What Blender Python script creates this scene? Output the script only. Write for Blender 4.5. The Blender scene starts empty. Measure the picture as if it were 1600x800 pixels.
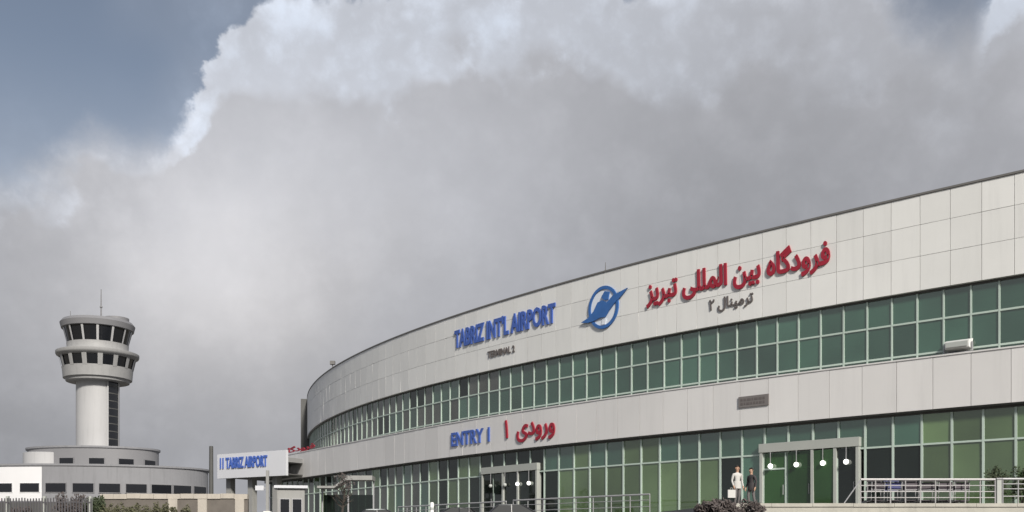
import bpy, bmesh, math, random
from mathutils import Vector, Matrix
R = math.radians
rnd = random.Random(7)
sc = bpy.context.scene
C = sc.collection

# ------------------------------------------------------------------ camera
cam_d = bpy.data.cameras.new('camera')
cam = bpy.data.objects.new('camera', cam_d)
C.objects.link(cam)
cam.location = (0, 0, 1.6)
cam.rotation_euler = (R(90), 0, 0)
cam_d.sensor_width = 36
cam_d.lens = 33.75
cam_d.shift_y = 0.2797
cam_d.clip_end = 8000
sc.camera = cam

# ------------------------------------------------------------------ exposure
sc.view_settings.view_transform = 'Standard'
sc.view_settings.look = 'None'
sc.view_settings.exposure = 0.0
sc.view_settings.gamma = 1.0
sc.view_settings.use_curve_mapping = False
sc.cycles.max_bounces = 5
sc.cycles.transparent_max_bounces = 8
sc.cycles.use_denoising = True

# ------------------------------------------------------------------ sun and sky
SUN_EL, SUN_AZ = 33.0, 160.0            # azimuth clockwise from +Y: behind and to the left of the camera
sd = bpy.data.lights.new('sun', 'SUN')
sd.energy = 4.8
sd.angle = R(7.0)
sd.color = (1.0, 0.95, 0.87)
sun = bpy.data.objects.new('sun', sd)
C.objects.link(sun)
to_sun = Vector((math.sin(R(SUN_AZ)) * math.cos(R(SUN_EL)), math.cos(R(SUN_AZ)) * math.cos(R(SUN_EL)), math.sin(R(SUN_EL))))
sun.rotation_euler = to_sun.to_track_quat('Z', 'Y').to_euler()
sun.location = (-40, -60, 80)

world = bpy.data.worlds.new('World')
sc.world = world
world.use_nodes = True
world.cycles.sampling_method = 'MANUAL'
world.cycles.sample_map_resolution = 512
WT = world.node_tree
WT.nodes.clear()


class S:
    """a socket one can do arithmetic with"""
    def __init__(self, tree, sock):
        self.t, self.s = tree, sock

    def op(self, o, *a, clamp=False):
        n = self.t.nodes.new('ShaderNodeMath')
        n.operation = o
        n.use_clamp = clamp
        for i, v in enumerate((self,) + a):
            if isinstance(v, S):
                self.t.links.new(v.s, n.inputs[i])
            else:
                n.inputs[i].default_value = v
        return S(self.t, n.outputs[0])

    def __add__(self, o): return self.op('ADD', o)
    __radd__ = __add__
    def __sub__(self, o): return self.op('SUBTRACT', o)
    def __rsub__(self, o): return (self * -1.0) + o
    def __mul__(self, o): return self.op('MULTIPLY', o)
    __rmul__ = __mul__
    def __truediv__(self, o): return self.op('DIVIDE', o)

    def smooth(self, lo, hi):
        n = self.t.nodes.new('ShaderNodeMapRange')
        n.interpolation_type = 'SMOOTHSTEP'
        self.t.links.new(self.s, n.inputs[0])
        for i, v in ((1, lo), (2, hi)):
            if isinstance(v, S):
                self.t.links.new(v.s, n.inputs[i])
            else:
                n.inputs[i].default_value = v
        return S(self.t, n.outputs[0])


def noise(tree, vec, scale, detail=6, rough=0.55, lac=2.0, dist=0.0):
    n = tree.nodes.new('ShaderNodeTexNoise')
    n.inputs['Scale'].default_value = scale
    n.inputs['Detail'].default_value = detail
    n.inputs['Roughness'].default_value = rough
    n.inputs['Lacunarity'].default_value = lac
    n.inputs['Distortion'].default_value = dist
    tree.links.new(vec, n.inputs['Vector'])
    return n


def mixc(tree, fac, a, b):
    n = tree.nodes.new('ShaderNodeMix')
    n.data_type = 'RGBA'
    for i, v in ((0, fac), (6, a), (7, b)):
        if isinstance(v, S):
            v = v.s
        if hasattr(v, 'is_output'):
            tree.links.new(v, n.inputs[i])
        elif i == 0:
            n.inputs[0].default_value = v
        else:
            n.inputs[i].default_value = (*v, 1)
    return n.outputs[2]


def build_sky():
    t = WT
    tc = t.nodes.new('ShaderNodeTexCoord')
    sep = t.nodes.new('ShaderNodeSeparateXYZ')
    d0 = tc.outputs['Generated']
    t.links.new(d0, sep.inputs[0])
    x, y, z = (S(t, o) for o in sep.outputs)
    DEG = 180 / math.pi
    az = x.op('ARCTAN2', y) * DEG
    el = z.op('ARCSINE') * DEG
    # billows: two scales of warp
    n1 = noise(t, d0, 9.0, 6, 0.60)
    n2 = noise(t, d0, 30.0, 4, 0.62)
    s1 = t.nodes.new('ShaderNodeSeparateColor'); t.links.new(n1.outputs['Color'], s1.inputs[0])
    s2 = t.nodes.new('ShaderNodeSeparateColor'); t.links.new(n2.outputs['Color'], s2.inputs[0])
    r1, g1, b1 = (S(t, o) for o in s1.outputs[:3])
    r2, g2, b2 = (S(t, o) for o in s2.outputs[:3])
    azw = az + (r1 - 0.5) * 4.5 + (r2 - 0.5) * 1.6
    elw = el + (g1 - 0.5) * 4.0 + (g2 - 0.5) * 1.8
    # height of the cloud bank's top along the horizon
    pts = [(-60, 20), (-40, 18), (-28.1, 18.6), (-26.3, 19.6), (-24.3, 21.3), (-23.1, 21.8), (-20.0, 21.8), (-19.2, 23.0),
           (-18.4, 24.8), (-17.5, 26.4), (-15.9, 28.0), (-13.9, 29.1), (-10.6, 29.2), (-7.6, 28.9), (-5.3, 29.6),
           (3.8, 30.0), (12, 29.8), (20.6, 28.4), (22.2, 27.4), (23.3, 26.4), (25.6, 25.9), (26.6, 27.2), (28.5, 28.4), (40, 30), (60, 26)]
    fc = t.nodes.new('ShaderNodeFloatCurve')
    cv = fc.mapping.curves[0]
    cv.points[0].location = (0, pts[0][1] / 40)
    cv.points[1].location = (1, pts[-1][1] / 40)
    for a, e in pts[1:-1]:
        cv.points.new((a + 60) / 120, e / 40)
    for p in cv.points:
        p.handle_type = 'AUTO_CLAMPED'
    fc.mapping.update()
    t.links.new((((azw + 60) / 120).op('MULTIPLY', 1.0, clamp=True)).s, fc.inputs['Value'])
    top = S(t, fc.outputs[0]) * 40
    d = top - elw
    soft = az.smooth(-17.5, -21.0)                  # the low left shoulder melts into the blue
    soft_r = az.smooth(19.5, 23.0) * az.smooth(26.8, 25.4)                  # and so does the thin right end
    mask = d.smooth(soft * -1.3 - soft_r * 2.2 - 0.12, soft * 1.9 + soft_r * 2.2 + 0.45)

    def blob(a, e, sa, se):
        u = (az + (r1 - 0.5) * 9 - a) / sa
        v = (el + (g1 - 0.5) * 7 - e) / se
        return (u * u + v * v).op('MULTIPLY', -1.0).op('EXPONENT')
    n3 = noise(t, d0, 4.0, 3, 0.55)
    low = S(t, n3.outputs[0]) - 0.5
    body = (blob(-18.0, 15.0, 6.0, 6.5) * 0.21 + blob(-10.5, 20.5, 13.0, 7.0) * 0.12 - blob(14.5, 17.0, 14.0, 8.5) * 0.095
            - blob(-30.0, 5.0, 12, 7.0) * 0.07 + low * 0.07 + (r2 - 0.5) * 0.04 + (b1 - 0.5) * 0.06 + 0.445 - el.smooth(14.0, 4.0) * 0.045)
    # cauliflower lumps: billowed noise, rounded tops with dark creases between them
    n4 = noise(t, d0, 13.0, 3, 0.5)
    s4 = t.nodes.new('ShaderNodeSeparateColor'); t.links.new(n4.outputs['Color'], s4.inputs[0])
    r4, g4, b4 = (S(t, o) for o in s4.outputs[:3])
    bill = (r4 - 0.5).op('ABSOLUTE') * 2.4 + (g2 - 0.5).op('ABSOLUTE') * 1.2
    lump = bill.smooth(0.02, 0.75)
    thick = az.smooth(-18.5, -13.0) * 1.6 + g4.smooth(0.3, 0.7) * 2.8 + 1.3
    deep = (d / thick).smooth(1.2, 0.72)
    crown = deep * (lump * 0.60 + 0.40) * (1.0 - soft * 0.55) * (1.0 - soft_r * 0.5) * az.smooth(18.0, 2.0).op('MULTIPLY_ADD', 0.62, 0.38)
    crown = crown + deep * az.smooth(25.4, 26.6) * az.smooth(40.0, 30.0) * d.smooth(2.6, 1.6) * 0.55
    edge = d.smooth(1.8, 0.2) * (1.0 - soft) * (1.0 - soft_r) * lump
    shoulder = soft * d.smooth(4.5, 0.5) * d.smooth(-1.0, 1.5) * lump
    val = body + crown * 0.27 + edge * 0.12 + shoulder * 0.09 + (lump - 0.4) * 0.04
    cmb = t.nodes.new('ShaderNodeCombineColor')
    cool = crown.op('MULTIPLY', 0.075)
    warm = blob(-16.5, 13.0, 10, 7) * 0.03
    t.links.new((val * (0.975 - cool * 0.9 + warm)).s, cmb.inputs[0])
    t.links.new((val * 0.992).s, cmb.inputs[1])
    t.links.new((val * (1.065 + cool - warm * 1.6)).s, cmb.inputs[2])
    sky = t.nodes.new('ShaderNodeTexSky')
    sky.sky_type = 'NISHITA'
    sky.sun_disc = False
    sky.sun_elevation = R(SUN_EL)
    sky.sun_rotation = R(SUN_AZ)
    sky.air_density = 1.0
    sky.dust_density = 2.0
    sky.ozone_density = 1.2
    bg1 = t.nodes.new('ShaderNodeBackground'); bg1.inputs[1].default_value = 0.094
    bg2 = t.nodes.new('ShaderNodeBackground'); bg2.inputs[1].default_value = 1.0
    hsv = t.nodes.new('ShaderNodeHueSaturation'); hsv.inputs['Saturation'].default_value = 0.70
    t.links.new(sky.outputs[0], hsv.inputs['Color'])
    t.links.new(hsv.outputs[0], bg1.inputs[0])
    t.links.new(cmb.outputs[0], bg2.inputs[0])
    # thin veil over the open blue
    veil = (S(t, n3.outputs[0]).smooth(0.35, 0.75) * 0.25 + el.smooth(26.0, 17.0) * 0.30)
    m = (mask + (1.0 - mask) * veil)
    mx = t.nodes.new('ShaderNodeMixShader')
    t.links.new(m.s, mx.inputs[0])
    t.links.new(bg1.outputs[0], mx.inputs[1])
    t.links.new(bg2.outputs[0], mx.inputs[2])
    out = t.nodes.new('ShaderNodeOutputWorld')
    t.links.new(mx.outputs[0], out.inputs[0])


build_sky()

# ------------------------------------------------------------------ materials
def mat(name, col, rough=0.6, spec=0.5, metal=0.0, var=0.0, nscale=0.0, namp=0.0, streak=0.0, bump=0.0, coat=0.0):
    m = bpy.data.materials.new(name)
    m.use_nodes = True
    t = m.node_tree
    p = t.nodes['Principled BSDF']
    p.inputs['Roughness'].default_value = rough
    p.inputs['Specular IOR Level'].default_value = spec
    p.inputs['Metallic'].default_value = metal
    p.inputs['Coat Weight'].default_value = coat
    c = None
    val = None
    if var:
        oi = t.nodes.new('ShaderNodeObjectInfo')
        val = S(t, oi.outputs['Random']) * (2 * var) + (1 - var)
    if namp:
        tc = t.nodes.new('ShaderNodeTexCoord')
        geo = t.nodes.new('ShaderNodeNewGeometry')
        n = noise(t, geo.outputs['Position'], nscale, 5, 0.6)
        k = (S(t, n.outputs[0]) - 0.5) * (2 * namp) + 1.0
        val = k if val is None else val * k
    if streak:
        geo = t.nodes.new('ShaderNodeNewGeometry')
        mp = t.nodes.new('ShaderNodeMapping')
        mp.inputs['Scale'].default_value = (1.6, 1.6, 0.12)
        t.links.new(geo.outputs['Position'], mp.inputs[0])
        n = noise(t, mp.outputs[0], 1.4, 6, 0.65)
        k = 1.0 - S(t, n.outputs[0]).smooth(0.45, 0.8) * streak
        val = k if val is None else val * k
    if val is not None:
        mul = t.nodes.new('ShaderNodeVectorMath')
        mul.operation = 'SCALE'
        mul.inputs[0].default_value = col
        t.links.new(val.s, mul.inputs['Scale'])
        t.links.new(mul.outputs[0], p.inputs['Base Color'])
    else:
        p.inputs['Base Color'].default_value = (*col, 1)
    if bump:
        geo = t.nodes.new('ShaderNodeNewGeometry')
        n = noise(t, geo.outputs['Position'], max(nscale, 2) * 4, 4, 0.6)
        b = t.nodes.new('ShaderNodeBump')
        b.inputs['Strength'].default_value = bump
        b.inputs['Distance'].default_value = 0.05
        t.links.new(n.outputs[0], b.inputs['Height'])
        t.links.new(b.outputs[0], p.inputs['Normal'])
    return m


def glass(name, tint, body, see=0.35, refl=0.12, var=0.25):
    """coated sheet glass: part see-through, part tinted body, mirror at grazing angles"""
    m = bpy.data.materials.new(name)
    m.use_nodes = True
    t = m.node_tree
    t.nodes.clear()
    out = t.nodes.new('ShaderNodeOutputMaterial')
    oi = t.nodes.new('ShaderNodeObjectInfo')
    geo = t.nodes.new('ShaderNodeNewGeometry')
    nz = noise(t, geo.outputs['Position'], 0.35, 2, 0.5)
    k = (S(t, oi.outputs['Random']) * (2 * var) + (1 - var)) * (S(t, nz.outputs[0]).smooth(0.25, 0.75) * 0.5 + 0.85)
    mul = t.nodes.new('ShaderNodeVectorMath'); mul.operation = 'SCALE'
    mul.inputs[0].default_value = body
    t.links.new(k.s, mul.inputs['Scale'])
    df = t.nodes.new('ShaderNodeBsdfDiffuse'); t.links.new(mul.outputs[0], df.inputs[0])
    tr = t.nodes.new('ShaderNodeBsdfTransparent'); tr.inputs[0].default_value = (*tint, 1)
    gl = t.nodes.new('ShaderNodeBsdfGlossy'); gl.inputs['Roughness'].default_value = 0.04
    gl.inputs[0].default_value = (0.93, 0.96, 0.92, 1)
    a = t.nodes.new('ShaderNodeMixShader'); a.inputs[0].default_value = see
    t.links.new(df.outputs[0], a.inputs[1]); t.links.new(tr.outputs[0], a.inputs[2])
    fr = t.nodes.new('ShaderNodeFresnel'); fr.inputs[0].default_value = 1.5
    f = (S(t, fr.outputs[0]) * 0.9 + refl).op('MULTIPLY', 1.0, clamp=True)
    b = t.nodes.new('ShaderNodeMixShader')
    t.links.new(f.s, b.inputs[0]); t.links.new(a.outputs[0], b.inputs[1]); t.links.new(gl.outputs[0], b.inputs[2])
    t.links.new(b.outputs[0], out.inputs[0])
    return m


def emit(name, col, strength):
    m = bpy.data.materials.new(name)
    m.use_nodes = True
    p = m.node_tree.nodes['Principled BSDF']
    p.inputs['Base Color'].default_value = (*col, 1)
    p.inputs['Emission Color'].default_value = (*col, 1)
    p.inputs['Emission Strength'].default_value = strength
    return m


M = {
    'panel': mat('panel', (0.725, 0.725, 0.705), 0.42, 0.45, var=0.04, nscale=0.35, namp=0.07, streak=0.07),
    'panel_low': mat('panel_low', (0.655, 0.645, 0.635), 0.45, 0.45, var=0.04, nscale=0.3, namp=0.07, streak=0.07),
    'joint': mat('joint', (0.40, 0.40, 0.385), 0.8),
    'coping': mat('coping', (0.14, 0.135, 0.13), 0.6),
    'mullion': mat('mullion', (0.42, 0.50, 0.45), 0.45, var=0.06),
    'steel': mat('steel', (0.36, 0.36, 0.37), 0.45, metal=0.2, var=0.05),
    'rail_pale': mat('rail_pale', (0.40, 0.39, 0.39), 0.45, metal=0.2, var=0.06),
    'portal': mat('portal', (0.36, 0.375, 0.35), 0.5, nscale=1.0, namp=0.08),
    'dark': mat('dark', (0.045, 0.045, 0.043), 0.6),
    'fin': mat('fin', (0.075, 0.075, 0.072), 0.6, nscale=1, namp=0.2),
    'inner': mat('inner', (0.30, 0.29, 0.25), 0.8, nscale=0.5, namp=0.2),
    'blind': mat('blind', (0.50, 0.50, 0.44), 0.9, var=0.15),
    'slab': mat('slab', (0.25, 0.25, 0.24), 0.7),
    'roofing': mat('roofing', (0.22, 0.22, 0.22), 0.9, nscale=0.4, namp=0.15),
    'glass': glass('glass', (0.48, 0.68, 0.56), (0.054, 0.135, 0.092), 0.50, 0.105, 0.38),
    'glass_grey': glass('glass_grey', (0.55, 0.56, 0.52), (0.105, 0.110, 0.098), 0.45, 0.07, 0.3),
    'glass_tree_reflect': glass('glass_tree_reflect', (0.50, 0.60, 0.42), (0.120, 0.190, 0.085), 0.40, 0.085, 0.42),  # olive reflection of trees, put into the panes' body colour
    'glass_dark': glass('glass_dark', (0.25, 0.32, 0.28), (0.012, 0.018, 0.015), 0.45, 0.03, 0.3),
    'glass_green': glass('glass_green', (0.22, 0.50, 0.20), (0.036, 0.100, 0.030), 0.45, 0.035, 0.3),
    'blue': mat('blue', (0.055, 0.115, 0.40), 0.55, nscale=1.5, namp=0.2),
    'logo_blue': mat('logo_blue', (0.035, 0.125, 0.36), 0.5, nscale=1.5, namp=0.25),
    'logo_white': mat('logo_white', (0.70, 0.74, 0.80), 0.4),
    'red': mat('red', (0.30, 0.014, 0.032), 0.55, nscale=1.5, namp=0.25),
    'ink': mat('ink', (0.12, 0.105, 0.10), 0.5),
    'plaque': mat('plaque', (0.17, 0.155, 0.15), 0.5),
    'white': mat('white', (0.74, 0.74, 0.73), 0.45, nscale=0.6, namp=0.05),
    'board': mat('board', (0.56, 0.57, 0.60), 0.4, nscale=0.4, namp=0.05),
    'lamp': emit('lamp', (1.0, 0.98, 0.93), 2.2),
    'lamp_off': mat('lamp_off', (0.40, 0.42, 0.40), 0.3),
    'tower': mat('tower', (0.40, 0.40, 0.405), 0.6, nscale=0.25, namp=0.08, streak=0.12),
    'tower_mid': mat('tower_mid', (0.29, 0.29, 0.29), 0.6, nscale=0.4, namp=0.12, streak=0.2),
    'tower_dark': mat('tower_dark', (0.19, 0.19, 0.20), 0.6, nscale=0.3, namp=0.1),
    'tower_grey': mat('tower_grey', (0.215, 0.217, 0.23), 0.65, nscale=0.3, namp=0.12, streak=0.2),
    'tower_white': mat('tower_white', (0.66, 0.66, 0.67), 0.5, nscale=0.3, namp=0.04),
    'window_dark': mat('window_dark', (0.012, 0.013, 0.016), 0.12, 0.5),
    'concrete': mat('concrete', (0.40, 0.385, 0.34), 0.85, nscale=1.2, namp=0.16, streak=0.2, bump=0.3),
    'beige': mat('beige', (0.42, 0.385, 0.335), 0.85, nscale=1.0, namp=0.15, streak=0.2, bump=0.3),
    'asphalt': mat('asphalt', (0.055, 0.055, 0.056), 0.9, nscale=0.8, namp=0.25, bump=0.4),
    'ground': mat('ground', (0.15, 0.135, 0.10), 0.95, nscale=0.15, namp=0.3, bump=0.4),
    'paving': mat('paving', (0.30, 0.29, 0.265), 0.85, nscale=0.9, namp=0.15, bump=0.2),
    'leaf': mat('leaf', (0.045, 0.060, 0.028), 0.7, var=0.1, nscale=3, namp=0.5),
    'leaf_olive': mat('leaf_olive', (0.085, 0.085, 0.045), 0.7, nscale=3, namp=0.5),
    'leaf_brown': mat('leaf_brown', (0.085, 0.070, 0.066), 0.75, nscale=5, namp=0.7),
    'bark': mat('bark', (0.05, 0.042, 0.035), 0.9, nscale=6, namp=0.3, bump=0.4),
    'picket': mat('picket', (0.075, 0.072, 0.078), 0.6, var=0.2),
    'brown': mat('brown', (0.13, 0.115, 0.10), 0.8, nscale=2, namp=0.3),
    'car_white': mat('car_white', (0.46, 0.49, 0.49), 0.65),
    'car_silver': mat('car_silver', (0.13, 0.135, 0.14), 0.7),
    'car_dark': mat('car_dark', (0.03, 0.03, 0.035), 0.3, coat=0.6),
    'car_glass': mat('car_glass', (0.02, 0.022, 0.024), 0.6, 0.3),
    'tyre': mat('tyre', (0.02, 0.02, 0.02), 0.9),
    'plastic': mat('plastic', (0.055, 0.045, 0.055), 0.6, var=0.3),
    'plastic_blue': mat('plastic_blue', (0.045, 0.05, 0.16), 0.5),
    'skin': mat('skin', (0.42, 0.26, 0.18), 0.6),
    'jacket': mat('jacket', (0.045, 0.04, 0.042), 0.9, nscale=6, namp=0.2),
    'shirt': mat('shirt', (0.48, 0.47, 0.45), 0.9, nscale=6, namp=0.1),
    'trousers': mat('trousers', (0.13, 0.12, 0.12), 0.9, nscale=6, namp=0.1),
    'hair': mat('hair', (0.02, 0.016, 0.014), 0.7),
    'bag': mat('bag', (0.52, 0.51, 0.49), 0.8),
    'kiosk': mat('kiosk', (0.27, 0.27, 0.26), 0.6, nscale=1.5, namp=0.12, streak=0.2),
    'red_lamp': mat('red_lamp', (0.3, 0.01, 0.01), 0.3),
}


# ------------------------------------------------------------------ mesh helpers
class MB:
    def __init__(self):
        self.v, self.f = [], []

    def box(self, x0, x1, y0, y1, z0, z1):
        b = len(self.v)
        self.v += [(x0, y0, z0), (x1, y0, z0), (x1, y1, z0), (x0, y1, z0), (x0, y0, z1), (x1, y0, z1), (x1, y1, z1), (x0, y1, z1)]
        self.f += [tuple(b + i for i in q) for q in ((0, 3, 2, 1), (4, 5, 6, 7), (0, 1, 5, 4), (1, 2, 6, 5), (2, 3, 7, 6), (3, 0, 4, 7))]
        return self

    def prism(self, poly, z0, z1):
        b, n = len(self.v), len(poly)
        self.v += [(x, y, z0) for x, y in poly] + [(x, y, z1) for x, y in poly]
        self.f += [tuple(b + i for i in reversed(range(n))), tuple(b + n + i for i in range(n))]
        self.f += [(b + i, b + (i + 1) % n, b + n + (i + 1) % n, b + n + i) for i in range(n)]
        return self

    def tube(self, pts, r, n=8, r1=None):
        pts = [Vector(p) for p in pts]
        b = len(self.v)
        k = len(pts)
        for i, p in enumerate(pts):
            d = (pts[min(i + 1, k - 1)] - pts[max(i - 1, 0)]).normalized()
            up = Vector((0, 0, 1)) if abs(d.z) < 0.95 else Vector((1, 0, 0))
            a = d.cross(up).normalized()
            c = d.cross(a)
            rr = r if r1 is None else r + (r1 - r) * i / (k - 1)
            for j in range(n):
                t = 2 * math.pi * j / n
                self.v.append(tuple(p + (a * math.cos(t) + c * math.sin(t)) * rr))
        for i in range(k - 1):
            for j in range(n):
                q = (j + 1) % n
                self.f.append((b + i * n + j, b + i * n + q, b + (i + 1) * n + q, b + (i + 1) * n + j))
        self.f.append(tuple(b + j for j in reversed(range(n))))
        self.f.append(tuple(b + (k - 1) * n + j for j in range(n)))
        return self

    def lathe(self, prof, n=48, cx=0, cy=0, sx=1.0, sy=1.0, a0=0.0, a1=360.0, cap=True):
        full = abs(a1 - a0 - 360) < 1e-6
        b = len(self.v)
        m = n if full else n + 1
        k = len(prof)
        for r, z in prof:
            for j in range(m):
                t = R(a0 + (a1 - a0) * j / n)
                self.v.append((cx + r * sx * math.cos(t), cy + r * sy * math.sin(t), z))
        for i in range(k - 1):
            for j in range(n):
                q = (j + 1) % m
                self.f.append((b + i * m + j, b + i * m + q, b + (i + 1) * m + q, b + (i + 1) * m + j))
        if full and cap:
            self.f.append(tuple(b + j for j in reversed(range(m))))
            self.f.append(tuple(b + (k - 1) * m + j for j in range(m)))
        return self

    def ball(self, c, r, nu=12, nv=8, sz=1.0):
        b = len(self.v)
        for i in range(nv + 1):
            t = math.pi * i / nv
            for j in range(nu):
                p = 2 * math.pi * j / nu
                self.v.append((c[0] + r * math.sin(t) * math.cos(p), c[1] + r * math.sin(t) * math.sin(p), c[2] + r * sz * math.cos(t)))
        for i in range(nv):
            for j in range(nu):
                q = (j + 1) % nu
                self.f.append((b + i * nu + j, b + (i + 1) * nu + j, b + (i + 1) * nu + q, b + i * nu + q))
        return self

    def mesh(self, name, m, smooth=False):
        me = bpy.data.meshes.new(name)
        me.from_pydata(self.v, [], self.f)
        me.validate()
        if smooth:
            bm = bmesh.new(); bm.from_mesh(me)
            bmesh.ops.remove_doubles(bm, verts=bm.verts, dist=1e-4)
            bmesh.ops.recalc_face_normals(bm, faces=bm.faces)
            bm.to_mesh(me); bm.free()
            me.shade_smooth()
            me.set_sharp_from_angle(angle=R(35))
        me.materials.append(M[m])
        return me

    def build(self, name, m, parent=None, smooth=False, loc=(0, 0, 0), rz=0.0):
        return link(name, self.mesh(name, m, smooth), parent, loc, rz)


def link(name, me, parent=None, loc=(0, 0, 0), rz=0.0):
    o = bpy.data.objects.new(name, me)
    C.objects.link(o)
    o.parent = parent
    o.location = loc
    o.rotation_euler = (0, 0, rz)
    return o


def tag(o, label, cat, group=None):
    o['label'] = label
    o['category'] = cat
    if group:
        o['group'] = group
    return o


def thing(name, label, cat, loc=(0, 0, 0), rz=0.0, group=None):
    return tag(link(name, None, None, loc, rz), label, cat, group)


def structure(o):
    o['kind'] = 'structure'
    return o


def copy_tree(o, parent=None):
    c = o.copy()
    C.objects.link(c)
    c.parent = parent
    for ch in [k for k in o.children]:
        copy_tree(ch, c)
    return c


# ------------------------------------------------------------------ the terminal's plan: an easing curve
EYE = 1.6
Z_TER, Z_ROAD = 3.1, 2.3
Z_LB, Z_GB, Z_FB, Z_TOP = 7.6, 9.93, 13.08, 17.4
DS = 0.05
K0, K1, SL = 0.00406, 0.01466, 97.8
TH0 = R(39.78)
fwd = [(21.96, 41.19, TH0)]
s = 0.0
while s < 97:
    x, y, th = fwd[-1]
    fwd.append((x - math.cos(th) * DS, y + math.sin(th) * DS, th + (K0 + (K1 - K0) * s / SL) * DS))
    s += DS


def on_curve(s):
    if s <= 0:
        x, y, th = fwd[0]
        th2 = th + 0.0018 * s
        m = th + 0.0009 * s
        return x - math.cos(m) * s, y + math.sin(m) * s, th2
    i = min(int(s / DS), len(fwd) - 2)
    f = s / DS - i
    a, b = fwd[i], fwd[i + 1]
    return tuple(a[k] + (b[k] - a[k]) * f for k in range(3))


S_STR = 42.0
def on_low(s):
    if s <= S_STR:
        return on_curve(s)
    x, y, th = on_curve(S_STR)
    return x - math.cos(th) * (s - S_STR), y + math.sin(th) * (s - S_STR), th


def P(s, off=0.0, fn=on_curve):
    x, y, th = fn(s)
    return x - math.sin(th) * off, y - math.cos(th) * off


def sweep(prof, s0, s1, fn=on_curve, ds=1.0, mb=None):
    """closed profile of (offset outward, z) swept along the plan"""
    mb = mb or MB()
    n = max(1, int(round((s1 - s0) / ds)))
    k = len(prof)
    b = len(mb.v)
    for i in range(n + 1):
        s = s0 + (s1 - s0) * i / n
        x, y, th = fn(s)
        for o, z in prof:
            mb.v.append((x - math.sin(th) * o, y - math.cos(th) * o, z))
    for i in range(n):
        for j in range(k):
            q = (j + 1) % k
            mb.f.append((b + i * k + j, b + (i + 1) * k + j, b + (i + 1) * k + q, b + i * k + q))
    mb.f.append(tuple(b + j for j in range(k)))
    mb.f.append(tuple(b + n * k + j for j in reversed(range(k))))
    return mb


def rect(o0, o1, z0, z1):
    return [(o0, z0), (o1, z0), (o1, z1), (o0, z1)]


def put(name, me, parent, s, off, z, fn=on_curve, jitter=0.0):
    x, y = P(s, off, fn)
    th = fn(s)[2]
    o = link(name, me, parent, (x, y, z), -th)
    if jitter:
        o.rotation_euler = (rnd.gauss(0, jitter), 0, -th + rnd.gauss(0, jitter))
    return o


S0, S1 = -14.0, 81.0
S1L = 73.0

# ------------------------------------------------------------------ ground, road, terrace
g = MB()
g.v = [(-4000, -3000, 0), (4000, -3000, 0), (4000, 6000, 0), (-4000, 6000, 0)]
g.f = [(0, 1, 2, 3)]
structure(g.build('ground', 'ground'))
mb = MB()
mb.prism([(-75, 34), (60, 30.5), (60, 36), (60, 180), (-75, 180)], -0.5, Z_ROAD)
structure(mb.build('road', 'asphalt'))
edge = [(44.0, 38.0), (8.6, 38.0)] + [P(s, 4.3, on_low) for s in range(16, 90, 3)]
back = [P(s, -6.0, on_low) for s in range(87, -40, -4)]
mb = MB()
mb.prism(list(reversed(edge + back)), Z_ROAD - 0.3, Z_TER)
structure(mb.build('forecourt_pavement', 'paving'))

# retaining wall with coping along the forecourt's straight edge
rw = thing('retaining_wall', 'pale concrete retaining wall along the forecourt edge below the right railing', 'wall', (26.3, 37.9, Z_ROAD))
MB().box(-17.7, 17.7, -0.12, 0.096, -0.2, 0.70).build('wall', 'concrete', rw)
n = 22
w = 35.4 / n
cop = MB().box(-w / 2 + 0.006, w / 2 - 0.006, -0.17, 0.30, 0.703, 0.84).mesh('coping_stone', 'concrete')
for i in range(n):
    link('coping_stone', cop, rw, (-17.7 + w * (i + 0.5), 0, rnd.uniform(-0.004, 0.004)))

# ------------------------------------------------------------------ terminal building
term = thing('terminal_building', 'long curved two-storey airport terminal with pale panel fascias and green glazing', 'terminal',
             (*P(30, 0), Z_TER))


def part(name, mbx, m, parent=None, smooth=False):
    """a mesh in world coordinates, parented without moving"""
    o = mbx.build(name, m, None, smooth)
    if parent is not None:
        parent_keep(o, parent)
    return o


def wmat(p):
    m = Matrix.LocRotScale(p.location, p.rotation_euler, p.scale)
    return wmat(p.parent) @ p.matrix_parent_inverse @ m if p.parent else m


def parent_keep(o, p):
    o.parent = p
    o.matrix_parent_inverse = wmat(p).inverted()


OFF_UP, OFF_LOW, OFF_GL = 0.28, 0.42, 0.0
# upper fascia: backing + three courses of panels
uf = part('upper_fascia', sweep(rect(-0.35, OFF_UP - 0.05, Z_FB, Z_TOP - 0.05), S0, S1), 'joint', term)
PW = 1.3
rows = [(Z_FB - 0.01, Z_FB + 1.55), (Z_FB + 1.55, Z_FB + 2.98), (Z_FB + 2.98, Z_TOP)]
n_pan = int((S1 - S0) / PW)
for r, (z0, z1) in enumerate(rows):
    h = (z1 - z0) / 2 - 0.009
    me = MB().box(-PW / 2 + 0.009, PW / 2 - 0.009, -0.05, 0.0, -h, h).mesh('panel', 'panel')
    for i in range(n_pan):
        sm = S0 + PW * (i + 0.5)
        o = put('panel', me, None, sm, OFF_UP - 0.048, (z0 + z1) / 2, jitter=0.0035)
        parent_keep(o, uf)
# lower fascia
lf = part('lower_fascia', sweep(rect(-0.3, OFF_LOW - 0.05, Z_LB, Z_GB - 0.04), S0, S1L, on_low), 'joint', term)
PL = 1.6
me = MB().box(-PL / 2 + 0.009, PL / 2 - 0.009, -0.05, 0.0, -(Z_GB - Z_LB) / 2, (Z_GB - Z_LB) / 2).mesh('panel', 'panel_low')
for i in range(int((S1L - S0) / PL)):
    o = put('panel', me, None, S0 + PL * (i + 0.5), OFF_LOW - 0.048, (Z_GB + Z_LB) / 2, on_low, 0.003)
    parent_keep(o, lf)
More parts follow.
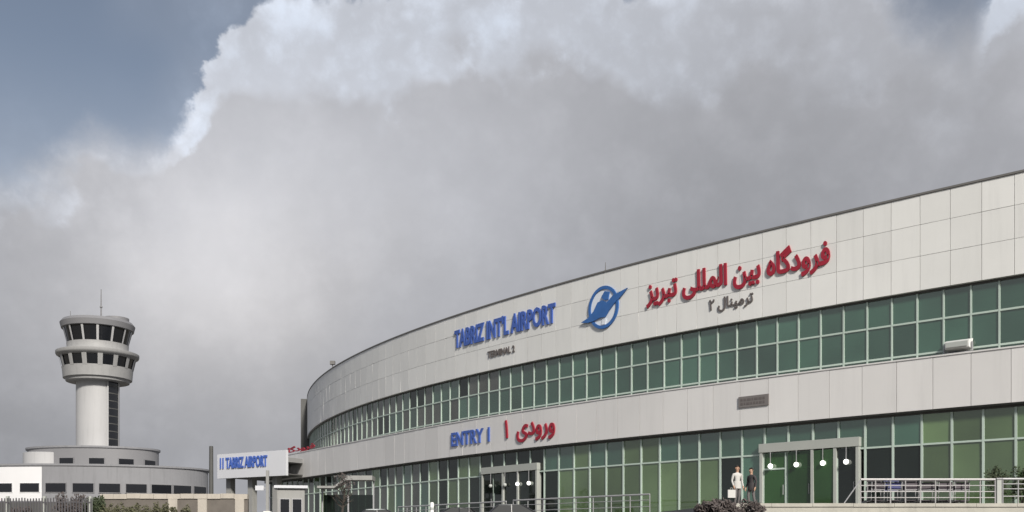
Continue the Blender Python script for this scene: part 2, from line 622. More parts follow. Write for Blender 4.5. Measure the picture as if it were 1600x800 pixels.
# roofs
roof = part('roof', sweep(rect(-34, -0.36, Z_TOP - 0.5, Z_TOP - 0.15), S0, S1, ds=2), 'roofing', term)
part('coping', sweep(rect(-0.45, OFF_UP + 0.05, Z_TOP + 0.004, Z_TOP + 0.095), S0, S1), 'coping', roof)
lroof = part('lower_roof', sweep(rect(-14, OFF_LOW - 0.06, Z_GB - 0.30, Z_GB - 0.045), S_STR - 4, S1L - 0.3, on_low, 2), 'roofing', term)
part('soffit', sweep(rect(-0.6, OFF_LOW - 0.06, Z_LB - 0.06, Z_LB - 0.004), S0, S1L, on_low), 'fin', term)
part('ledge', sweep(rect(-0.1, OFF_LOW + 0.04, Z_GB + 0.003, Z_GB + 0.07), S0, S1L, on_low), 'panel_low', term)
# end fin at the far curved end of the upper storey
fx, fy, fth = on_curve(S1 - 0.4)
fin = MB().box(-0.35, 0.35, -1.0, 1.5, -(Z_TOP - Z_GB) / 2, (Z_TOP - Z_GB) / 2 + 0.1).mesh('end_fin', 'fin')
o = put('end_fin', fin, None, S1 - 0.2, 0.0, (Z_TOP + Z_GB) / 2)
parent_keep(o, term)
o['label'] = 'dark vertical fin closing the far end of the upper storey'
# inside: floors, back walls, columns
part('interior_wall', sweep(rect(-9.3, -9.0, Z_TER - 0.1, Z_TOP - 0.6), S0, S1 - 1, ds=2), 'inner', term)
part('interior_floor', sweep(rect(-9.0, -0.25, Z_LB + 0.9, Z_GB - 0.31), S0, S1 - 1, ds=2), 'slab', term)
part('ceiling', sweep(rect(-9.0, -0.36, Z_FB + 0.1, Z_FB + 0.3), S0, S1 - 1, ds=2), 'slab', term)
part('side_wall', sweep(rect(-9.0, -0.2, Z_TER - 0.2, Z_LB), S1L - 0.3, S1L, on_low, 2), 'kiosk', term)
part('side_wall', sweep(rect(-34, -0.37, Z_TER, Z_TOP - 0.52), S1 - 0.9, S1 - 0.6, ds=2), 'fin', term)
col = MB().lathe([(0.3, Z_TER), (0.3, Z_LB + 0.9)], 16).mesh('column', 'inner', True)
for i in range(12):
    o = put('column', col, None, -10 + i * 7.2, -2.6, 0)
    parent_keep(o, term)

# glazing ----------------------------------------------------------------------
E1 = (7.0, 12.2)            # near entrance, along the plan
E2 = (28.0, 33.7)           # far entrance
def glazing(name, zs, pitch, s0, s1, fn, choose, label_parent, mull=0.055, blinds=0.35):
    gz = part(name, sweep(rect(-0.14, 0.05, zs[0] - 0.06, zs[0] + 0.09), s0, s1, fn), 'mullion', term)
    part('head', sweep(rect(-0.14, 0.05, zs[-1] - 0.10, zs[-1] + 0.02), s0, s1, fn), 'fin', gz)
    for z in zs[1:-1]:
        part('transom', sweep(rect(-0.10, 0.055, z - 0.042, z + 0.042), s0, s1, fn), 'mullion', gz)
    n = int((s1 - s0) / pitch)
    mm = MB().box(-mull / 2, mull / 2, -0.062, 0.12, zs[0] + 0.09, zs[-1] - 0.10).mesh('mullion', 'mullion')
    for i in range(n + 1):
        s = s0 + pitch * i
        o = put('mullion', mm, None, s, 0.0, 0.0, fn)
        parent_keep(o, gz)
    cache = {}
    for r in range(len(zs) - 1):
        za, zb = zs[r], zs[r + 1]
        for i in range(n):
            s = s0 + pitch * (i + 0.5)
            m = choose(s, r)
            if m is None:
                continue
            if (r, m) not in cache:
                h = (zb - za) / 2
                cache[(r, m)] = MB().box(-pitch / 2 + 0.01, pitch / 2 - 0.01, 0.0, 0.012, -h, h).mesh('pane', m)
            o = put('pane', cache[(r, m)], None, s, 0.0, (za + zb) / 2, fn, 0.006)
            parent_keep(o, gz)
    # roller blinds let down behind some of the panes
    bm_ = {}
    for i in range(n):
        if rnd.random() > blinds:
            continue
        s = s0 + pitch * (i + 0.5)
        if any(e[0] - 0.6 < s < e[1] + 0.6 for e in (E1, E2)) and fn is on_low:
            continue
        drop = rnd.choice((0.6, 0.9, 1.3, 1.3, 1.9))
        if drop not in bm_:
            bm_[drop] = MB().box(-pitch / 2 + 0.06, pitch / 2 - 0.06, 0.0, 0.01, -drop, 0.0).mesh('blind', 'blind')
        parent_keep(put('blind', bm_[drop], None, s, -0.22, zs[-1] - 0.1, fn), gz)
    return gz


def up_choose(s, r):
    if rnd.random() < (s - 30) / 22:
        return 'glass_grey' if rnd.random() < 0.8 else 'glass_dark'
    return 'glass'


def low_choose(s, r):
    for e in (E1, E2):
        if e[0] < s < e[1]:
            return None if r == 0 else ('glass' if e is E1 else 'glass_dark')
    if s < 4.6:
        return 'glass_tree_reflect'
    if s < 7.2:
        return 'glass_dark' if r == 0 else 'glass'
    if r == 0 and 13.6 < s < 14.9:
        return 'glass_dark'
    if 12 < s < 14.9:
        return 'glass'
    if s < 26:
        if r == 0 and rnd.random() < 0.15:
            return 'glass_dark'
        return 'glass_tree_reflect' if (r == 0 or s > 15.5 and rnd.random() < 0.4) else 'glass'
    if s < 28:
        return 'glass_dark' if r == 0 else 'glass'
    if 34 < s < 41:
        return 'glass_tree_reflect' if rnd.random() < 0.75 else 'glass_dark'
    return rnd.choice(['glass_grey', 'glass_grey', 'glass_dark', 'glass_tree_reflect'] if s > 46 else ['glass_grey', 'glass_dark', 'glass_tree_reflect', 'glass'])


glazing('upper_glazing', [Z_GB + 0.05, Z_GB + 0.28, (Z_GB + Z_FB) / 2 + 0.20, Z_FB], 1.15, S0, S1 - 1, on_curve, up_choose, term, 0.07)
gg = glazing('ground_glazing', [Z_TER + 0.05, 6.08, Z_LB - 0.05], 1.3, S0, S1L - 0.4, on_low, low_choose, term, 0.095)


# entrances
def entrance(e, posts, mats, label):
    s0, s1 = e
    en = part('entrance', sweep(rect(-0.2, 0.30, 6.18, 6.62), s0, s1), 'portal', term)
    en['label'] = label
    pm = MB().box(-0.07, 0.07, -0.27, 0.15, Z_TER, 6.178).mesh('post', 'portal')
    for p in posts:
        parent_keep(put('post', pm, None, p, 0.0, 0.0), en)
    for i in range(len(posts) - 1):
        a, b = posts[i], posts[i + 1]
        wd = abs(b - a)
        nl = 2 if wd > 2.0 else 1
        for q in range(nl):
            c = a + (b - a) * (q + 0.5) / nl
            lw = wd / nl / 2 - 0.05
            leaf = MB().box(-lw, lw, 0.0, 0.03, Z_TER + 0.02, 6.12).mesh('door', mats[i])
            d = put('door', leaf, None, c, 0.10, 0.0, jitter=0.01)
            parent_keep(d, en)
            fr = MB().box(-lw, -lw + 0.07, -0.03, 0.06, Z_TER + 0.02, 6.12).box(lw - 0.07, lw, -0.03, 0.06, Z_TER + 0.02, 6.12)
            fr.box(-lw + 0.07, lw - 0.07, -0.028, 0.058, 5.28, 5.36).box(-lw + 0.07, lw - 0.07, -0.028, 0.058, Z_TER + 0.02, Z_TER + 0.22)
            parent_keep(put('door_frame', fr.mesh('door_frame', 'mullion'), None, c, 0.10, 0.0), en)
            hd_ = MB().tube([(lw - 0.14, -0.08, 4.0), (lw - 0.14, -0.08, 4.5)], 0.018, 6)
            parent_keep(put('door_handle', hd_.mesh('door_handle', 'steel'), None, c, 0.10, 0.0), en)
    return en


entrance(E1, [7.1, 8.2, 9.35, 12.1], ['glass_dark', 'glass_green', 'glass_green'], 'near glazed entrance with a pale lintel and four round lamps')
entrance(E2, [28.1, 29.9, 31.4, 33.6], ['glass_dark', 'glass_dark', 'glass_dark'], 'far dark entrance under the red numeral')

# globe lamps hanging under the lintels
def globe(s, z, lit, label, group):
    x, y = P(s, 0.30)
    g = thing('globe_lamp', label, 'lamp', (x, y, 0), 0, group)
    MB().ball((0, 0, z), 0.125, 16, 10).build('globe', 'lamp' if lit else 'lamp_off', g, True)
    MB().tube([(0, 0, z + 0.15), (0, 0, 6.18)], 0.018, 6).build('rod', 'steel', g)


for s, nm in ((11.55, 'first'), (10.15, 'second'), (8.78, 'third'), (7.62, 'rightmost')):
    globe(s, 5.46, True, nm + ' lit round lamp from the left under the near entrance lintel' if nm != 'rightmost' else 'rightmost lit round lamp under the near entrance lintel', 'round lamps over the near entrance')
for s, lit, nm in ((32.6, False, 'leftmost unlit round lamp under the far entrance lintel'), (31.1, False, 'unlit round lamp beside the leftmost one under the far entrance lintel'),
                   (29.85, True, 'left one of two lit round lamps under the far entrance lintel'), (28.75, True, 'rightmost lit round lamp under the far entrance lintel')):
    globe(s, 5.36, lit, nm, 'round lamps over the far entrance')

# ------------------------------------------------------------------ lettering
def text_islands(txt, weight=0.012):
    c = bpy.data.curves.new('txt', 'FONT')
    c.body = txt
    c.resolution_u = 3
    c.extrude = 0.5
    c.offset = weight
    o = bpy.data.objects.new('txt', c)
    C.objects.link(o)
    bpy.context.view_layer.update()
    me = o.to_mesh()
    vs = [tuple(v.co) for v in me.vertices]
    fs = [tuple(p.vertices) for p in me.polygons]
    o.to_mesh_clear()
    bpy.data.objects.remove(o)
    par = list(range(len(vs)))

    def find(a):
        while par[a] != a:
            par[a] = par[par[a]]
            a = par[a]
        return a
    for f in fs:
        for a in f[1:]:
            par[find(a)] = find(f[0])
    isl = {}
    for i in range(len(vs)):
        isl.setdefault(find(i), []).append(i)
    spans = []
    for k, ids in isl.items():
        xs = [vs[i][0] for i in ids]
        spans.append([min(xs), max(xs), {k}])
    spans.sort(key=lambda q: q[0])
    grp = []
    for sp in spans:
        if grp and sp[0] < grp[-1][1] - 0.01:
            grp[-1][1] = max(grp[-1][1], sp[1]); grp[-1][2] |= sp[2]
        else:
            grp.append(sp)
    out = []
    for _, _, ks in grp:
        ids = [i for i in range(len(vs)) if find(i) in ks]
        mp = {i: j for j, i in enumerate(ids)}
        out.append(([vs[i] for i in ids], [tuple(mp[i] for i in f) for f in fs if f[0] in mp]))
    return out


def lettering(name, label, txt, m, s_left, s_right, z0, z1, off, fn=on_curve, piece='letter', depth=0.08, weight=0.012, cat='lettering', island=False):
    groups = text_islands(txt, weight)
    av = [v for g in groups for v in g[0]]
    x0, x1 = min(v[0] for v in av), max(v[0] for v in av)
    y0, y1 = min(v[1] for v in av), max(v[1] for v in av)
    sm = (s_left + s_right) / 2
    root = thing(name, label, cat, (*P(sm, off, fn), z0))
    for vs, fs in groups:
        mb = MB()
        for x, y, z in vs:
            s = s_left + (s_right - s_left) * (x - x0) / (x1 - x0)
            px, py = P(s, off + 0.01 + (z + 0.5) * depth, fn)
            mb.v.append((px, py, z0 + (z1 - z0) * (y - y0) / (y1 - y0)))
        mb.f = fs
        part(piece, mb, m, root)
    return root


def fa(t):
    return ''.join(reversed(t))


lettering('airport_name_sign', 'large blue English capital lettering spelling the airport name on the upper fascia', "TABRIZ INT'L AIRPORT", 'blue',
          36.7, 26.3, 15.12, 16.42, OFF_UP, weight=0.03)
lettering('terminal_number_sign', 'small dark English lettering below the large blue lettering on the upper fascia', 'TERMINAL 2', 'ink',
          32.9, 30.1, 13.90, 14.34, OFF_UP, weight=0.02, depth=0.05)
lettering('airport_name_sign', 'large red Persian lettering spelling the airport name on the upper fascia',
          fa('\uFED3\uFEAE\uFEED\uFEA9\uFB94\uFE8E\uFEE9 \uFE91\uFBFF\uFEE6 \uFE8D\uFEDF\uFEE4\uFEE0\uFEE0\uFBFD \uFE97\uFE92\uFEAE\uFBFE\uFEB0'), 'red',
          19.2, 8.4, 14.72, 16.42, OFF_UP, piece='word', weight=0.028)
lettering('terminal_number_sign', 'small dark Persian lettering below the large red lettering on the upper fascia',
          fa('\uFE97\uFEAE\uFEE3\uFBFF\uFEE8\uFE8E\uFEDD \u06F2'), 'ink', 15.1, 12.5, 13.74, 14.5, OFF_UP, piece='word', weight=0.02, depth=0.05)
lettering('gate_sign', 'blue English gate lettering on the lower fascia left of the red gate lettering', 'ENTRY 1', 'blue',
          36.9, 32.5, 8.30, 9.25, OFF_LOW, weight=0.02)
lettering('gate_sign', 'red Persian gate lettering on the lower fascia above the far entrance',
          fa('\uFEED\uFEAD\uFEED\uFEA9\uFBFC  \u06F1'), 'red', 30.9, 26.2, 7.98, 9.55, OFF_LOW, piece='word', weight=0.02)


# emblem between the two big inscriptions: ring, bird's wing sweeping through it
def emblem():
    sc_, zc, rr = 22.35, 15.35, 1.25
    root = thing('emblem', 'round blue emblem of a ring crossed by a bird shape between the big inscriptions', 'emblem', (*P(sc_, OFF_UP), zc))

    def shape(name, outline, m, d0, d1, holes=None):
        mb = MB()
        n = len(outline)
        for d in (d0, d1):
            for u, v in outline:
                px, py = P(sc_ - u, OFF_UP + d)
                mb.v.append((px, py, zc + v))
        mb.f += [tuple(range(n)), tuple(n + i for i in reversed(range(n)))]
        mb.f += [(i, (i + 1) % n, n + (i + 1) % n, n + i) for i in range(n)]
        return part(name, mb, m, root)

    def ringp(r, k=40):
        return [(r * 0.92 * math.cos(2 * math.pi * i / k), r * math.sin(2 * math.pi * i / k)) for i in range(k)]
    shape('disc', ringp(rr * 0.88), 'logo_white', 0.01, 0.05)
    mb = MB()
    a, b = ringp(rr), ringp(rr * 0.85)
    k = len(a)
    for d in (0.012, 0.10):
        for q in (a, b):
            for u, v in q:
                px, py = P(sc_ - u, OFF_UP + d)
                mb.v.append((px, py, zc + v))
    for i in range(k):
        j = (i + 1) % k
        mb.f += [(2 * k + i, 2 * k + j, 3 * k + j, 3 * k + i), (i, j, 2 * k + j, 2 * k + i), (k + i, k + j, 3 * k + j, 3 * k + i), (i, j, k + j, k + i)]
    part('ring', mb, 'logo_blue', root)
    shape('wing', [(-1.72, -0.62), (-1.15, -0.45), (-0.70, -0.12), (-0.40, 0.34), (-0.05, 0.42), (0.30, 0.22), (0.8, 0.56), (1.85, 0.78),
                   (1.40, 0.42), (0.85, 0.05), (0.45, -0.30), (0.18, -0.60), (-0.20, -0.58), (-0.75, -0.70), (-1.2, -0.72)], 'logo_blue', 0.055, 0.14)
    shape('head', [(-0.12, 0.60), (0.15, 0.92), (0.50, 0.80), (0.40, 0.38), (0.1, 0.40)], 'logo_blue', 0.056, 0.13)
    shape('tail', [(-0.05, -0.70), (0.25, -0.72), (0.15, -1.02), (-0.12, -1.0)], 'logo_white', 0.056, 0.10)


emblem()
# grey name plate on the lower fascia
pq = thing('name_plate', 'small dark grey name plate on the lower fascia left of the near entrance', 'sign', (*P(12.4, OFF_LOW), 8.55))
o = put('plate', MB().box(-0.85, 0.85, -0.07, -0.005, 0, 0.56).mesh('plate', 'plaque'), None, 12.4, OFF_LOW, 8.55)
parent_keep(o, pq)
for k in range(2):
    u = -0.72
    while u < 0.62:
        wv = rnd.uniform(0.08, 0.2)
        o = put('stroke', MB().box(u, min(u + wv, 0.72), -0.082, -0.071, 0.12 + 0.2 * k, 0.24 + 0.2 * k).mesh('stroke', 'ink'), None, 12.4, OFF_LOW, 8.55)
        parent_keep(o, pq)
        u += wv + 0.06
# floodlight on the ledge
fl = thing('floodlight', 'white floodlight box on the ledge under the upper glazing at the right', 'floodlight', (*P(2.55, 0.30), Z_GB + 0.07), -on_curve(2.55)[2])
mbf = MB()
mbf.v = [(-.5, -.26, .2), (.5, -.26, .2), (.55, .18, .12), (-.55, .18, .12), (-.5, -.3, .50), (.5, -.3, .50), (.55, .18, .62), (-.55, .18, .62)]
mbf.f = [(0, 3, 2, 1), (4, 5, 6, 7), (0, 1, 5, 4), (1, 2, 6, 5), (2, 3, 7, 6), (3, 0, 4, 7)]
mbf.build('housing', 'white', fl)
MB().box(-0.46, 0.46, -0.32, -0.295, 0.24, 0.46).build('lens', 'lamp_off', fl)
MB().box(-0.6, -0.56, -0.1, 0.05, 0, 0.45).box(0.56, 0.6, -0.1, 0.05, 0, 0.45).box(-0.6, 0.6, -0.1, 0.05, -0.002, 0.04).build('bracket', 'steel', fl)
# little things on the roof edge
rl = thing('roof_lamp', 'small dark lamp on the roof edge at the far curved end', 'lamp', (*P(61.0, 0.1), Z_TOP + 0.095))
MB().tube([(0, 0, 0), (0, 0, 0.4)], 0.05).build('stem', 'coping', rl)
MB().box(-0.22, 0.22, -0.2, 0.2, 0.4, 0.72).build('lamp_head', 'coping', rl)
rl = thing('roof_spike', 'thin dark spike on the roof edge above the round emblem', 'antenna', (*P(22.4, 0.1), Z_TOP + 0.095))
MB().tube([(0, 0, 0), (0, 0, 0.55)], 0.035, 6, 0.015).build('rod', 'coping', rl)
MB().ball((0, 0, 0.0), 0.10, 8, 6).build('base', 'coping', rl)

# ------------------------------------------------------------------ low wing with the sign board at the left
WA, WB = Vector((-28.0, 91.2)), Vector((-20.4, 86.6))        # ends of the angled board
wdir = (WB - WA).normalized()
wlen = (WB - WA).length
wang = math.atan2(wdir.y, wdir.x)
wing = thing('canopy_wing', 'low canopy wing with angled white sign board and columns left of the terminal', 'canopy', (WA.x, WA.y, Z_ROAD), wang)
zz = -Z_ROAD
MB().box(0, wlen, 0, 0.3, 7.65 + zz, 9.95 + zz).build('sign_board', 'board', wing)
MB().box(0.1, wlen - 0.1, 0.303, 9, 8.9 + zz, 9.3 + zz).build('canopy_roof', 'roofing', wing)
MB().box(0.1, wlen - 0.1, 0.303, 9, 7.75 + zz, 7.85 + zz).build('soffit', 'fin', wing)
MB().box(0.2, wlen - 0.2, 8.7, 9.0, 0, 7.74 + zz).build('rear_wall', 'kiosk', wing)
for k in range(4):
    MB().box(0.7 + k * 2.0, 2.0 + k * 2.0, 8.63, 8.695, 1.7, 4.3).build('window', 'window_dark', wing)
for cx in (0.5, 3.4, 6.6):
    MB().box(cx - 0.3, cx + 0.3, 0.9, 1.5, 0, 7.745 + zz).build('column', 'kiosk', wing)


def flat_text(name, label, txt, m, xa, xb, z0, z1, piece='letter', weight=0.02, depth=0.10):
    groups = text_islands(txt, weight)
    av = [v for g in groups for v in g[0]]
    x0, x1 = min(v[0] for v in av), max(v[0] for v in av)
    y0, y1 = min(v[1] for v in av), max(v[1] for v in av)
    root = thing(name, label, 'lettering', (WA.x, WA.y, Z_ROAD), wang)
    for vs, fs in groups:
        mb = MB()
        mb.v = [(xa + (xb - xa) * (a - x0) / (x1 - x0), -0.01 - (c + 0.5) * depth, z0 + zz + (z1 - z0) * (b - y0) / (y1 - y0)) for a, b, c in vs]
        mb.f = fs
        mb.build(piece, m, root)
    return root


flat_text('canopy_sign', 'blue lettering on the angled white sign board of the low left wing', "11 TABRIZ AIRPORT", 'blue', 0.45, 6.6, 8.55, 9.60)
# red word standing on the lower roof edge
lettering('roof_sign', 'small red Persian lettering standing on the low roof edge beside the white sign board',
          fa('\uFED3\uFEAE\uFEED\uFEA9\uFB94\uFE8E\uFEE9'), 'red', 68.5, 61.0, Z_GB + 0.10, Z_GB + 0.80, 0.1, on_low, piece='word', weight=0.03)

# ------------------------------------------------------------------ control tower
TX, TY = -64.7, 150.0
tw = thing('control_tower', 'grey airport control tower with flared cab on a round drum building', 'tower', (TX, TY, 0))


def zt(y):
    return EYE + (847.5 - y) / 10.0


def tpart(name, prof, m, parent=tw, **k):
    return MB().lathe([(r, z) for r, z in prof], k.pop('n', 64), **k).build(name, m, parent, True)


shaft = tpart('shaft', [(3.15, zt(705)), (3.15, zt(597))], 'tower')
# dark glazed stair strip set proud on the right of the shaft, with horizontal bars
strip = tpart('stair_strip', [(3.13, zt(704)), (3.22, zt(703.9)), (3.22, zt(599)), (3.13, zt(598.9))], 'window_dark', shaft, n=14, a0=-40, a1=-4)
for k in range(9):
    z = zt(700) + k * (zt(600) - zt(700)) / 8.5
    tpart('floor_band', [(3.2, z), (3.25, z), (3.25, z + 0.16), (3.2, z + 0.16)], 'fin', shaft, n=14, a0=-39, a1=-5)
tpart('rib', [(3.1, zt(704)), (3.36, zt(704)), (3.36, zt(599)), (3.1, zt(599))], 'tower', shaft, n=4, a0=-44, a1=-40)
tpart('rib', [(3.1, zt(704)), (3.36, zt(704)), (3.36, zt(599)), (3.1, zt(599))], 'tower', shaft, n=4, a0=-4, a1=0)
def zp(y):
    return zt(y) - 0.95


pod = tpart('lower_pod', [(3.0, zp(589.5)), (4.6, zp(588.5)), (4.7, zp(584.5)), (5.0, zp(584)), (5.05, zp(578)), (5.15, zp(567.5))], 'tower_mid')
wb = tpart('window_band', [(5.02, zp(568.2)), (5.4, zp(553))], 'window_dark', pod)
for k in range(15):
    a = k * 24 + 5
    tpart('pier', [(4.95, zp(570)), (5.16, zp(569)), (5.58, zp(551)), (5.3, zp(550))], 'tower_mid', pod, n=4, a0=a, a1=a + 7.5)
ring = tpart('gallery', [(5.2, zp(553.2)), (5.95, zp(549.0)), (6.05, zp(547)), (6.05, zp(543.5)), (4.7, zp(541.5)), (4.45, zp(537)), (4.5, zp(530)), (4.2, zp(530))], 'tower_mid')
cab = tpart('cab_glazing', [(4.35, zp(531)), (4.95, zp(507.5))], 'window_dark')
for k in range(14):
    a = k * 360 / 14 + 8
    tpart('cab_mullion', [(4.3, zp(530.5)), (4.47, zp(530.5)), (5.09, zp(507)), (4.9, zp(507))], 'tower', cab, n=2, a0=a, a1=a + 4.0)
top = tpart('cab_roof', [(4.8, zp(508)), (5.25, zp(507)), (5.45, zp(499)), (5.1, zp(494.5)), (1.0, zp(493))], 'tower_dark')
MB().lathe([(1.9, zp(495.5)), (1.9, zp(489.5)), (1.6, zp(489))], 24, cx=3.1, cy=-0.6).build('plant_box', 'tower_dark', top, True)
MB().tube([(0.5, 0, zp(493)), (0.5, 0, zt(452))], 0.13, 6, 0.06).build('mast', 'tower_dark', top)
MB().tube([(-4.3, 0, zp(496)), (-4.3, 0, zp(476))], 0.07, 6, 0.04).build('mast', 'tower_dark', top)
MB().ball((0.5, 0, zp(470)), 0.22, 8, 6).build('lightning_ball', 'tower_dark', top)

def drum(name, r, ry, z0, z1, zw0, zw1, cx, cy, win, m, n=72, lipm='tower_grey', white=None, ww=1.6):
    """elliptical storey: wall, lip, windows let into it"""
    root = MB().lathe([(r, z0), (r, z1)], n, cx=cx, cy=cy, sy=ry / r).build(name, m, tw, True)
    MB().lathe([(r + 0.12, z1 + 0.002), (r + 0.25, z1 + 0.10), (r + 0.25, z1 + 0.35), (r - 0.5, z1 + 0.40)], n, cx=cx, cy=cy, sy=ry / r).build('parapet', lipm, root, True)
    for a in win:
        ca, sa = math.cos(R(a)), math.sin(R(a))
        x, y = cx + r * ca, cy + ry * sa
        nx, ny = ca / r, sa / ry
        rz = math.atan2(ny, nx) + math.pi / 2
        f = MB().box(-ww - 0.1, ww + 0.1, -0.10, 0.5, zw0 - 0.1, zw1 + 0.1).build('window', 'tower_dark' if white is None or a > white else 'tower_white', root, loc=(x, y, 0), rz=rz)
        MB().box(-ww, ww, -0.125, -0.102, zw0, zw1).build('pane', 'window_dark', f)
    return root


d2 = drum('upper_drum', 9.8, 6.5, zt(739), zt(707.5), zt(731.5), zt(722.5), 0.0, -1.5, [213, 238, 263, 288.6, 314.6, 343], 'tower_dark', ww=1.05, lipm='tower_grey')
# lower step at the drum's left
MB().lathe([(3.4, zt(739)), (3.4, zt(714)), (3.0, zt(713))], 32, cx=-5.4, cy=-5.0).build('side_drum', 'tower', d2, True)
wins = [212, 226, 239.7, 252.6, 264.4, 275.2, 286.2, 297, 308.6, 321, 333.6, 349]
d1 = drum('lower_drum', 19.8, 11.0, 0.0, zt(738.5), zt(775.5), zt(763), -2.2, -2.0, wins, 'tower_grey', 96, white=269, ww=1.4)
# the white sector of the drum at the left, a skin of its own
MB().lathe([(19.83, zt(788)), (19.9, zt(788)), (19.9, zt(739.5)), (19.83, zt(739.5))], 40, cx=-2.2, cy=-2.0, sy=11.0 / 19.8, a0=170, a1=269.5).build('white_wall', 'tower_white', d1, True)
MB().lathe([(19.85, 0.0), (20.05, 0.0), (20.05, zt(791)), (19.85, zt(790))], 96, cx=-2.2, cy=-2.0, sy=11.0 / 19.8, cap=False).build('plinth', 'fin', d1, True)


# ------------------------------------------------------------------ vegetation
def foliage(mb, c, rx, ry, rz, n, leaf, rg, clumps=14):
    cs = []
    for _ in range(clumps):
        d = Vector((rg.gauss(0, 1), rg.gauss(0, 1), rg.gauss(0, 1))).normalized() * (rg.random() ** 0.4) * 0.72
        cs.append((d, rg.uniform(0.25, 0.5)))
    for _ in range(n):
        d, q = rg.choice(cs)
        e = Vector((rg.gauss(0, 1), rg.gauss(0, 1), rg.gauss(0, 1))).normalized() * q * (rg.random() ** 0.33)
        p = d + e
        p = Vector((c[0] + p.x * rx, c[1] + p.y * ry, c[2] + p.z * rz))
        u = Vector((rg.gauss(0, 1), rg.gauss(0, 1), rg.gauss(0, 1))).normalized()
        v = u.orthogonal().normalized()
        a = leaf * rg.uniform(0.6, 1.3)
        b = len(mb.v)
        mb.v += [tuple(p - u * a), tuple(p + v * a * 0.5), tuple(p + u * a), tuple(p - v * a * 0.5)]
        mb.f.append((b, b + 1, b + 2, b + 3))
    return mb


def shrub(label, x, y, z, rx, ry, h, m, group=None, n=1500, leaf=0.07, seed=1, cat='shrub', name='shrub'):
    rg = random.Random(seed)
    root = thing(name, label, cat, (x, y, z), 0, group)
    foliage(MB(), (0, 0, h * 0.55), rx, ry, h * 0.5, n, leaf, rg).build('foliage', m, root)
    st = MB()
    for _ in range(5):
        a = rg.uniform(0, 6.28)
        st.tube([(0, 0, -0.05), (math.cos(a) * rx * 0.3, math.sin(a) * ry * 0.3, h * 0.35), (math.cos(a) * rx * 0.5, math.sin(a) * ry * 0.5, h * 0.7)], 0.03, 5, 0.012)
    st.build('stem', 'bark', root)
    return root


def tree(label, x, y, z, h, crown, m, seed=1, lean=0.0, leaves=1800, leaf=0.10, group=None, cat='tree', bare=False, name='tree'):
    rg = random.Random(seed)
    root = thing(name, label, cat, (x, y, z), 0, group)
    tb = MB()
    tb.tube([(0, 0, -0.1), (lean * 0.3, 0, h * 0.25), (lean * 0.8, 0.05, h * 0.5), (lean, 0, h * 0.72)], 0.05 + h * 0.014, 8, 0.04)
    tips = []
    for _ in range(16 if bare else 9):
        t = rg.uniform(0.35, 0.72)
        a = rg.uniform(0, 6.28)
        b0 = Vector((lean * t / 0.72, 0, h * t))
        l = crown * rg.uniform(0.6, 1.0)
        mid = b0 + Vector((math.cos(a) * l * 0.5, math.sin(a) * l * 0.5, l * 0.35))
        tip = b0 + Vector((math.cos(a) * l, math.sin(a) * l, l * rg.uniform(0.5, 1.0)))
        tb.tube([b0, mid, tip], 0.035, 5, 0.008)
        tips.append(tip)
        if bare:
            for _ in range(4):
                q = mid.lerp(tip, rg.random())
                e = q + Vector((rg.gauss(0, 0.3), rg.gauss(0, 0.3), rg.uniform(0.2, 0.6))) * crown * 0.5
                tb.tube([q, e], 0.014, 4, 0.004)
    tb.build('trunk', 'bark', root)
    mb = MB()
    foliage(mb, (lean, 0, h * 0.78), crown, crown * 0.9, h * 0.26, leaves, leaf, rg, 22)
    mb.build('crown', m, root)
    return root


def X(px, y):
    return (px - 800) / 1500 * y


# shrubs by the near entrance and along the railings
for i, (px, y, h, m, lb) in enumerate((
        (1108, 37.0, 0.98, 'leaf_brown', 'dark purplish shrub at the left railing end, left of the person'),
        (1132, 36.6, 0.92, 'leaf_brown', 'low dark shrub just left of the standing person'),
        (1172, 36.7, 0.92, 'leaf_brown', 'dark brownish shrub between the standing person and the near entrance'))):
    shrub(lb, X(px, y), y, Z_ROAD, 0.62, 0.5, h, m, 'dark shrubs beside the near entrance', 900, 0.085, 20 + i)
for i, (px, y, h, lb) in enumerate(((1560, 39.6, 1.75, 'clipped green shrub behind the right railing'), (1597, 39.4, 1.7, 'green shrub at the right picture edge behind the railing'))):
    shrub(lb, X(px, y), y, Z_TER, 0.52, 0.5, h, 'leaf', 'green shrubs behind the right railing', 1600, 0.06, 40 + i)


# ------------------------------------------------------------------ railings
def railing(name, label, pts, z, h, pitch, rails, m='steel', infill=None):
    """pts: plan polyline; posts, top rail and lower rails, each a part"""
    root = thing(name, label, 'railing', (pts[0][0], pts[0][1], z))
    L = [0.0]
    for a, b in zip(pts, pts[1:]):
        L.append(L[-1] + math.dist(a, b))

    def at(t):
        for i in range(len(pts) - 1):
            if t <= L[i + 1] + 1e-6:
                f = (t - L[i]) / (L[i + 1] - L[i])
                return (pts[i][0] + (pts[i + 1][0] - pts[i][0]) * f, pts[i][1] + (pts[i + 1][1] - pts[i][1]) * f)
        return pts[-1]
    n = max(1, round(L[-1] / pitch))
    part('handrail', MB().tube([(*p, z + h) for p in pts], 0.045, 8), m, root, True)
    for rz in rails:
        part('rail', MB().tube([(*p, z + h * rz) for p in pts], 0.020, 6), m, root, True)
    me = MB().tube([(0, 0, 0), (0, 0, h - 0.03)], 0.026, 6).mesh('post', m, True)
    for i in range(n + 1):
        p = at(L[-1] * i / n)
        o = link('post', me, None, (*p, z))
        parent_keep(o, root)
    return root


